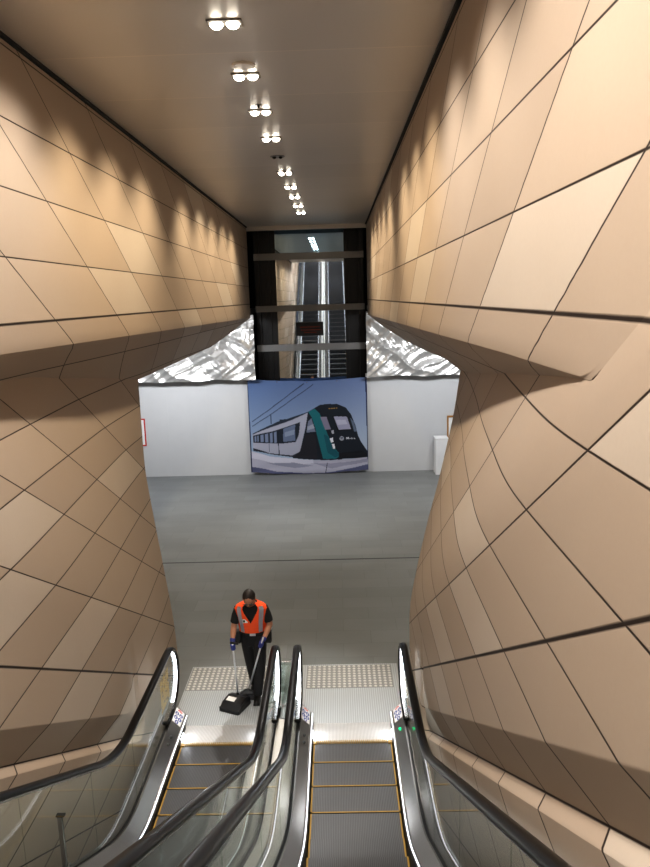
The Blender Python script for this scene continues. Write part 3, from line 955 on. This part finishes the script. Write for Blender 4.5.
# face details
bm = bmesh.new()
for sx in (-1, 1): ell(bm, headc + hrot @ Vector((sx * .032, -.083, .005)), (.013, .010, .008), 10, 6, hrot)
obj('eyes', bm, M['gasket'], t, smooth=True)
bm = bmesh.new()
ell(bm, headc + hrot @ Vector((0, .018, .022)), (.087, .098, .108), 20, 14, hrot)
for v in list(bm.verts):
    q = hrot.transposed() @ (v.co - headc)
    if q.y < -.045 and q.z < .045 or q.z < -.055: bm.verts.remove(v)
for v in bm.verts: v.co += Vector((1, 1, 1)) * .004 * noise.noise(v.co * 60)
obj('hair', bm, M['hair'], t, smooth=True)
bm = bmesh.new()
for sx in (-1, 1): box(bm, Vector((sx*.032-.024, -.104, -.008)), Vector((sx*.032+.024, -.098, .02)))
box(bm, (-.078, -.101, .010), (.078, -.098, .016))
for v in bm.verts: v.co = headc + hrot @ v.co
obj('glasses', bm, M['darkplastic'], t)
# black T-shirt
bm = bmesh.new()
chain(bm, [W(0, .035, .93), W(0, .01, 1.06), W(0, -.03, 1.2), W(0, -.06, 1.33), W(0, -.08, 1.42), W(0, -.098, 1.462)], [(.172, .122), (.165, .125), (.178, .132), (.192, .126), (.145, .102), (.075, .075)])
for s_, e_ in ((shoL, elbL), (shoR, elbR)):
    chain(bm, [W(0, -.07, 1.38).lerp(s_, .5), s_, s_.lerp(e_, .35), s_.lerp(e_, .78)], [.06, .064, .066, .064])
obj('shirt', remeshed(bm, .012, 4), M['shirt'], t, smooth=True)
# trousers with belt and pouches
bm = bmesh.new()
chain(bm, [W(0, .045, .80), W(0, .04, .9), W(0, .03, .98)], [(.15, .105), (.18, .128), (.172, .124)])
for h_, k_, a_ in ((hipL, kneeL, ankL), (hipR, kneeR, ankR)):
    chain(bm, [h_ + Vector((0, 0, .02)), h_.lerp(k_, .45), k_, k_.lerp(a_, .5), a_ + Vector((0, 0, -.02))], [.102, .092, .075, .07, .064])
tr = obj('trousers', remeshed(bm, .012, 4), M['trouser'], t, smooth=True)
bm = bmesh.new()
rings(bm, [[W(.182*cos(a)*1.0, .025 + .134*sin(a), z) for a in [2*pi*i/28 for i in range(28)]] for z in (.985, 1.03)])
bl = obj('belt', bm, M['boot'], t, smooth=False)
obj('buckle', B(W(-.03, -.125, .985), W(.05, -.108, 1.028), .004), M['alu'], bl)
for sx, dz in ((-1, 0), (1, 0)):
    c = W(sx * .21, .0, .93)
    pc = obj('belt_pouch', B(c - Vector((.045, .06, .09)), c + Vector((.045, .06, .09)), .02), M['boot'], bl)
c = W(.235, .03, 1.04); obj('white_cloth', ell(bmesh.new(), c, (.03, .03, .05), 10, 7), M['card'], bl)
# boots
for a_, dy in ((ankL, 0), (ankR, 0)):
    bm = bmesh.new()
    chain(bm, [a_ + Vector((0, .02, .06)), a_ + Vector((0, .01, -.02)), a_ + Vector((0, -.02, -.05))], [.05, .05, .046])
    ell(bm, Vector((a_.x, a_.y - .06, .045)), (.05, .14, .05), 14, 9)
    box(bm, (a_.x - .05, a_.y - .19, .005), (a_.x + .05, a_.y + .07, .03), .015)
    bo = obj('boot', remeshed(bm, .012, 3), M['boot'], t, smooth=True)
    for v in bo.data.vertices: v.co.z = max(v.co.z, .007)
# hi-vis vest: two front halves open in a V, tape over each shoulder
def vest_ring(z, a):
    # torso section at height z, angle a (front = -y)
    T_ = [(1.03, .01, .182, .142), (1.06, .005, .182, .142), (1.2, -.03, .198, .15), (1.33, -.06, .222, .146), (1.39, -.072, .222, .134), (1.43, -.084, .185, .118), (1.455, -.09, .135, .105), (1.48, -.10, .09, .088)]
    cy = pw(T_, z, 1); rx = pw(T_, z, 2); ry = pw(T_, z, 3)
    return W(rx * cos(a), cy + ry * sin(a), z)
bm = bmesh.new()
zs = [1.03 + .009 * i for i in range(51)]
na = 160
grid_ = [[bm.verts.new(vest_ring(z, 2*pi*i/na)) for i in range(na)] for z in zs]
for j in range(len(zs) - 1):
    for i in range(na):
        zc = (zs[j] + zs[j+1]) / 2; a = 2*pi*(i+.5)/na
        fx = abs(cos(a)); front = sin(a) < 0
        if front and fx < max(0, (zc - 1.19) / .27) * .62: continue          # V neck
        if fx > .90 + .09 * abs(zc - 1.29) / .07 and 1.2 < zc < 1.37: continue                     # arm holes
        bm.faces.new([grid_[j][i], grid_[j][(i+1) % na], grid_[j+1][(i+1) % na], grid_[j+1][i]])
bmesh.ops.delete(bm, geom=[v for v in bm.verts if not v.link_faces], context='VERTS')
bmesh.ops.solidify(bm, geom=bm.faces[:], thickness=-.006)
vs = obj('vest', bm, M['vest'], t, smooth=True)
for sx in (-1, 1):
    bm = bmesh.new()
    pts = []
    for front in (1, -1):
        zz = [1.04 + .03 * i for i in range(14)]
        if front < 0: zz = zz[::-1]
        for z in zz:
            k = .62 if z < 1.36 else .62 + (z - 1.36) * 1.2
            a1, a2 = math.acos(min(.99, k - .13)), math.acos(min(.99, k + .13))
            f = -1 if front > 0 else 1
            P1, P2 = vest_ring(z, f * a1), vest_ring(z, f * a2)
            cen = W(0, pw([(1.03, .01), (1.44, -.088)], z), z)
            row = []
            for P in (P1, P2):
                d = (P - cen); d.z = 0; d.normalize()
                P = P + d * .013 + Vector((0, 0, .006 if z > 1.42 else 0))
                row.append(Vector((PX + sx * (P.x - PX), P.y, P.z)))
            pts.append(row)
    R_ = [[bm.verts.new(p) for p in r] for r in pts]
    for a, b in zip(R_, R_[1:]): bm.faces.new([a[0], a[1], b[1], b[0]])
    bmesh.ops.solidify(bm, geom=bm.faces[:], thickness=.003)
    obj('reflective_tape', bm, M['tape'], vs)
bm = bmesh.new(); c = W(-.075, -.185, 1.235)
box(bm, c - Vector((.035, .004, .026)), c + Vector((.035, .004, .026)), .002)
cd = obj('identity_card', bm, M['card'], vs)
obj('photo_patch', B(c + Vector((-.026, -.0065, -.015)), c + Vector((.0, -.0042, .016))), M['boot'], cd)

# gloved hands closed round the handles
def glove(wr, grip, axis, side, name='glove'):
    """wr wrist, grip centre of the handle inside the fist, axis the handle direction"""
    bm = bmesh.new()
    ax = axis.normalized()
    d = (grip - wr); d = (d - ax * d.dot(ax)).normalized()      # from wrist to handle
    s_ = ax.cross(d)
    tube(bm, [wr - (grip - wr) * .25, wr, wr.lerp(grip, .3)], [.036, .036, .034], 12)
    palm = wr.lerp(grip, .55) + s_ * side * .016
    m = Matrix((s_, d, ax)).transposed()
    ell(bm, palm, (.022, .046, .044), 14, 9, m)
    L = [.9, 1.0, .96, .8]
    for k in range(4):
        o = ax * (.033 - .022 * k)
        pts = []
        for q in range(7):
            th = radians(-30 + 230 * q / 6 * L[k])
            pts.append(grip + o + d * (.026 * sin(th)) + s_ * side * (.026 * cos(th)))
        tube(bm, [palm + o * .9 + d * .01] + pts, [.0115] * 3 + [.0108, .0104, .010, .0095, .008], 10)
    pts = [palm + ax * .03 - d * .015, palm + ax * .055 + d * .012 - s_ * side * .01, grip + ax * .052 - s_ * side * .018 + d * .008, grip + ax * .04 - s_ * side * .026 + d * .02]
    tube(bm, pts, [.014, .0125, .0115, .009], 10)
    return obj(name, remeshed(bm, .0042, 2), M['glove'], t, smooth=True)
panTop, panBot = Vector((PX - .245, PY - .275, .935)), Vector((PX - .235, PY - .12, .10))
brTop, brBot = Vector((PX + .15, PY - .245, .965)), Vector((PX - .10, PY + .0, .12))
gA = panTop.lerp(panBot, .03); gB = brTop.lerp(brBot, .06)
glove(wriL, gA, panTop - panBot, 1); glove(wriR, gB, brTop - brBot, -1)

# dustpan and broom
dp = thing('dustpan', 'black long-handled lobby dustpan with white label, held under the blue glove', 'dustpan', (panBot.x, PY - .35, 0))
bm = bmesh.new(); tube(bm, [panTop.lerp(panBot, -.06), panBot], .0125, 12); obj('handle', bm, M['alu'], dp, smooth=True)
bm = bmesh.new(); tube(bm, [panTop.lerp(panBot, -.05) + Vector((-.03, 0, 0)), panTop.lerp(panBot, -.06) + Vector((.08, -.01, -.02))], .016, 10); obj('grip', bm, M['darkplastic'], dp, smooth=True)
cx_, cy_ = panBot.x - .02, panBot.y - .11
rot = Matrix.Rotation(radians(-24), 4, 'Z')
bm = bmesh.new()
prof = [(-.17, .012), (-.17, .05), (-.10, .125), (.04, .15), (.13, .12), (.15, .012)]     # y, z section of the scoop hood
ring_l = []
for x, k in ((-.15, .82), (-.135, .96), (0, 1.0), (.135, .96), (.15, .82)):
    ring_l.append([(x, y * (.98 if abs(x) > .16 else 1), .012 + (z - .012) * k) for y, z in prof])
rings(bm, ring_l)
for v in bm.verts: v.co = rot @ v.co + Vector((cx_, cy_, 0))
pan = obj('pan', bm, M['darkplastic'], dp)
bm = bmesh.new()
for x in (-.145, .145): box(bm, (x - .012, -.17, .008), (x + .012, .13, .06))
box(bm, (-.145, -.185, .008), (.145, -.155, .016))
for v in bm.verts: v.co = rot @ v.co + Vector((cx_, cy_, 0))
obj('scoop_edge', bm, M['boot'], pan)
bm = B((-.10, -.06, 0), (.03, .02, .003))
for v in bm.verts: v.co = rot @ (Vector((0, -.03, .140)) + Matrix.Rotation(radians(11), 3, 'X') @ v.co) + Vector((cx_, cy_, 0))
obj('label_sticker', bm, M['card'], pan)
bm = bmesh.new(); cyl(bm, (panBot.x, panBot.y, .09), .022, .06, 14); obj('socket', bm, M['darkplastic'], dp)

br = thing('broom', 'broom with long silver handle, held in the glove beside the handrail', 'broom', (brBot.x, brBot.y, 0))
bm = bmesh.new(); tube(bm, [brTop.lerp(brBot, -.08), brBot], .0125, 12); obj('handle', bm, M['alu'], br, smooth=True)
hx = brBot + Vector((-.02, -.05, 0))
bm = bmesh.new()
rings(bm, [[Vector((hx.x + x * k, hx.y + y * k, z)) for x, y in ((-.10, -.05), (.10, -.02), (.10, .05), (-.10, .03))] for k, z in ((1.0, .075), (1.0, .10), (.5, .135), (.25, .16))])
hd = obj('head', bm, M['darkplastic'], br)
bm = bmesh.new()
for i in range(14):
    for j in range(4):
        x, y = -.092 + .184 * i / 13, -.03 + .07 * j / 3
        tube(bm, [(hx.x + x, hx.y + y, .078), (hx.x + x * 1.15, hx.y + y * 1.2, .010)], [.006, .007], 6)
tag(obj('bristles', bm, M['bristle'], br), kind='stuff')

# ---------------------------------------------------------------- light
def light(name, typ, loc, energy, col, **k):
    l = bpy.data.lights.new(name, typ); l.energy = energy; l.color = col
    for a, b in k.items(): setattr(l, a, b)
    o = bpy.data.objects.new(name, l); C.objects.link(o); o.location = loc
    return o
WARM = (1.0, .85, .62)
def spot(x, y, z, e, col, size, blend, aim):
    o = light('downlight_and_added_spot', 'SPOT', (x, y, z), e, col, spot_size=radians(size), spot_blend=blend, shadow_soft_size=.09)  # shared by the fitted downlights and the added wall spots
    o.rotation_euler = Vector(aim).to_track_quat('-Z', 'Y').to_euler()
    return o
for y in [.6, 2.0, 3.3, 4.65] + LY:
    near = y < 6.5
    col = (1, .95, .88) if near else WARM
    for sg in (-1, 1):                    # added wall spots beside the fittings, placed to steepen the overhang's shadow
        spot(-.795 + sg * .68, y, ZC - .03, 310 if near else 275, col, 98, 1.0, (sg * .46, .05, -.90))
    spot(-.795, y, ZC - .03, (800 if y < 18 else 250) if y > 15 else 60, (1, .98, .95), 38 if y > 15 else 56, .9, (0, .05 if y > 14 else 0, -1))
spot(-.75, 14.34, ZC - .03, 1900, (1, .97, .93), 28, .6, (-.10, -5.6, -7.3))
for k in range(5):
    y = -1.2 - 2.4 * k
    spot(-.795, y, ZC + (1 - y) * T30 - .1, 480, (1, .95, .90), 150, .35, (0, 0, -1))
def area(loc, sx, sy, energy, col, rot=(0, 0, 0)):
    o = light('area_lamp', 'AREA', loc, energy, col, shape='RECTANGLE', size=sx, size_y=sy); o.rotation_euler = rot; return o
area((-4.9, 18.6, 4.9), 3.0, .6, 250, (.95, .97, 1), (radians(40), 0, 0))
area((3.0, 18.6, 4.9), 2.2, .6, 180, (.95, .97, 1), (radians(40), 0, 0))
for cx in ESC:
    for sg in (-1, 1):
        area((cx + sg * .498, YCOMB + .1, .05), .2, .03, 2.5, (.92, .95, 1), (0, radians(90) * sg, 0))

w = bpy.data.worlds.new('World'); bpy.context.scene.world = w
w.use_nodes = True
w.node_tree.nodes['Background'].inputs[0].default_value = (.5, .55, .62, 1)
w.node_tree.nodes['Background'].inputs[1].default_value = .025

# ---------------------------------------------------------------- camera
cam = bpy.data.cameras.new('camera')
cam.sensor_fit = 'HORIZONTAL'; cam.sensor_width = 36; cam.lens = 720 / 650 * 36
cam.clip_start = .02; cam.clip_end = 200
co = bpy.data.objects.new('camera', cam); C.objects.link(co)
Rm = Matrix(((0.9995, 0.0253, 0.0187), (0.0136, 0.1862, -0.9824), (-0.0283, 0.9822, 0.1858)))
q = Rm.to_quaternion()
co.rotation_mode = 'QUATERNION'; co.rotation_quaternion = q
co.location = (0, 0, 5.5)
sc = bpy.context.scene
sc.camera = co
sc.view_settings.view_transform = 'Standard'
sc.view_settings.look = 'None'
sc.view_settings.exposure = .25
sc.view_settings.gamma = .86
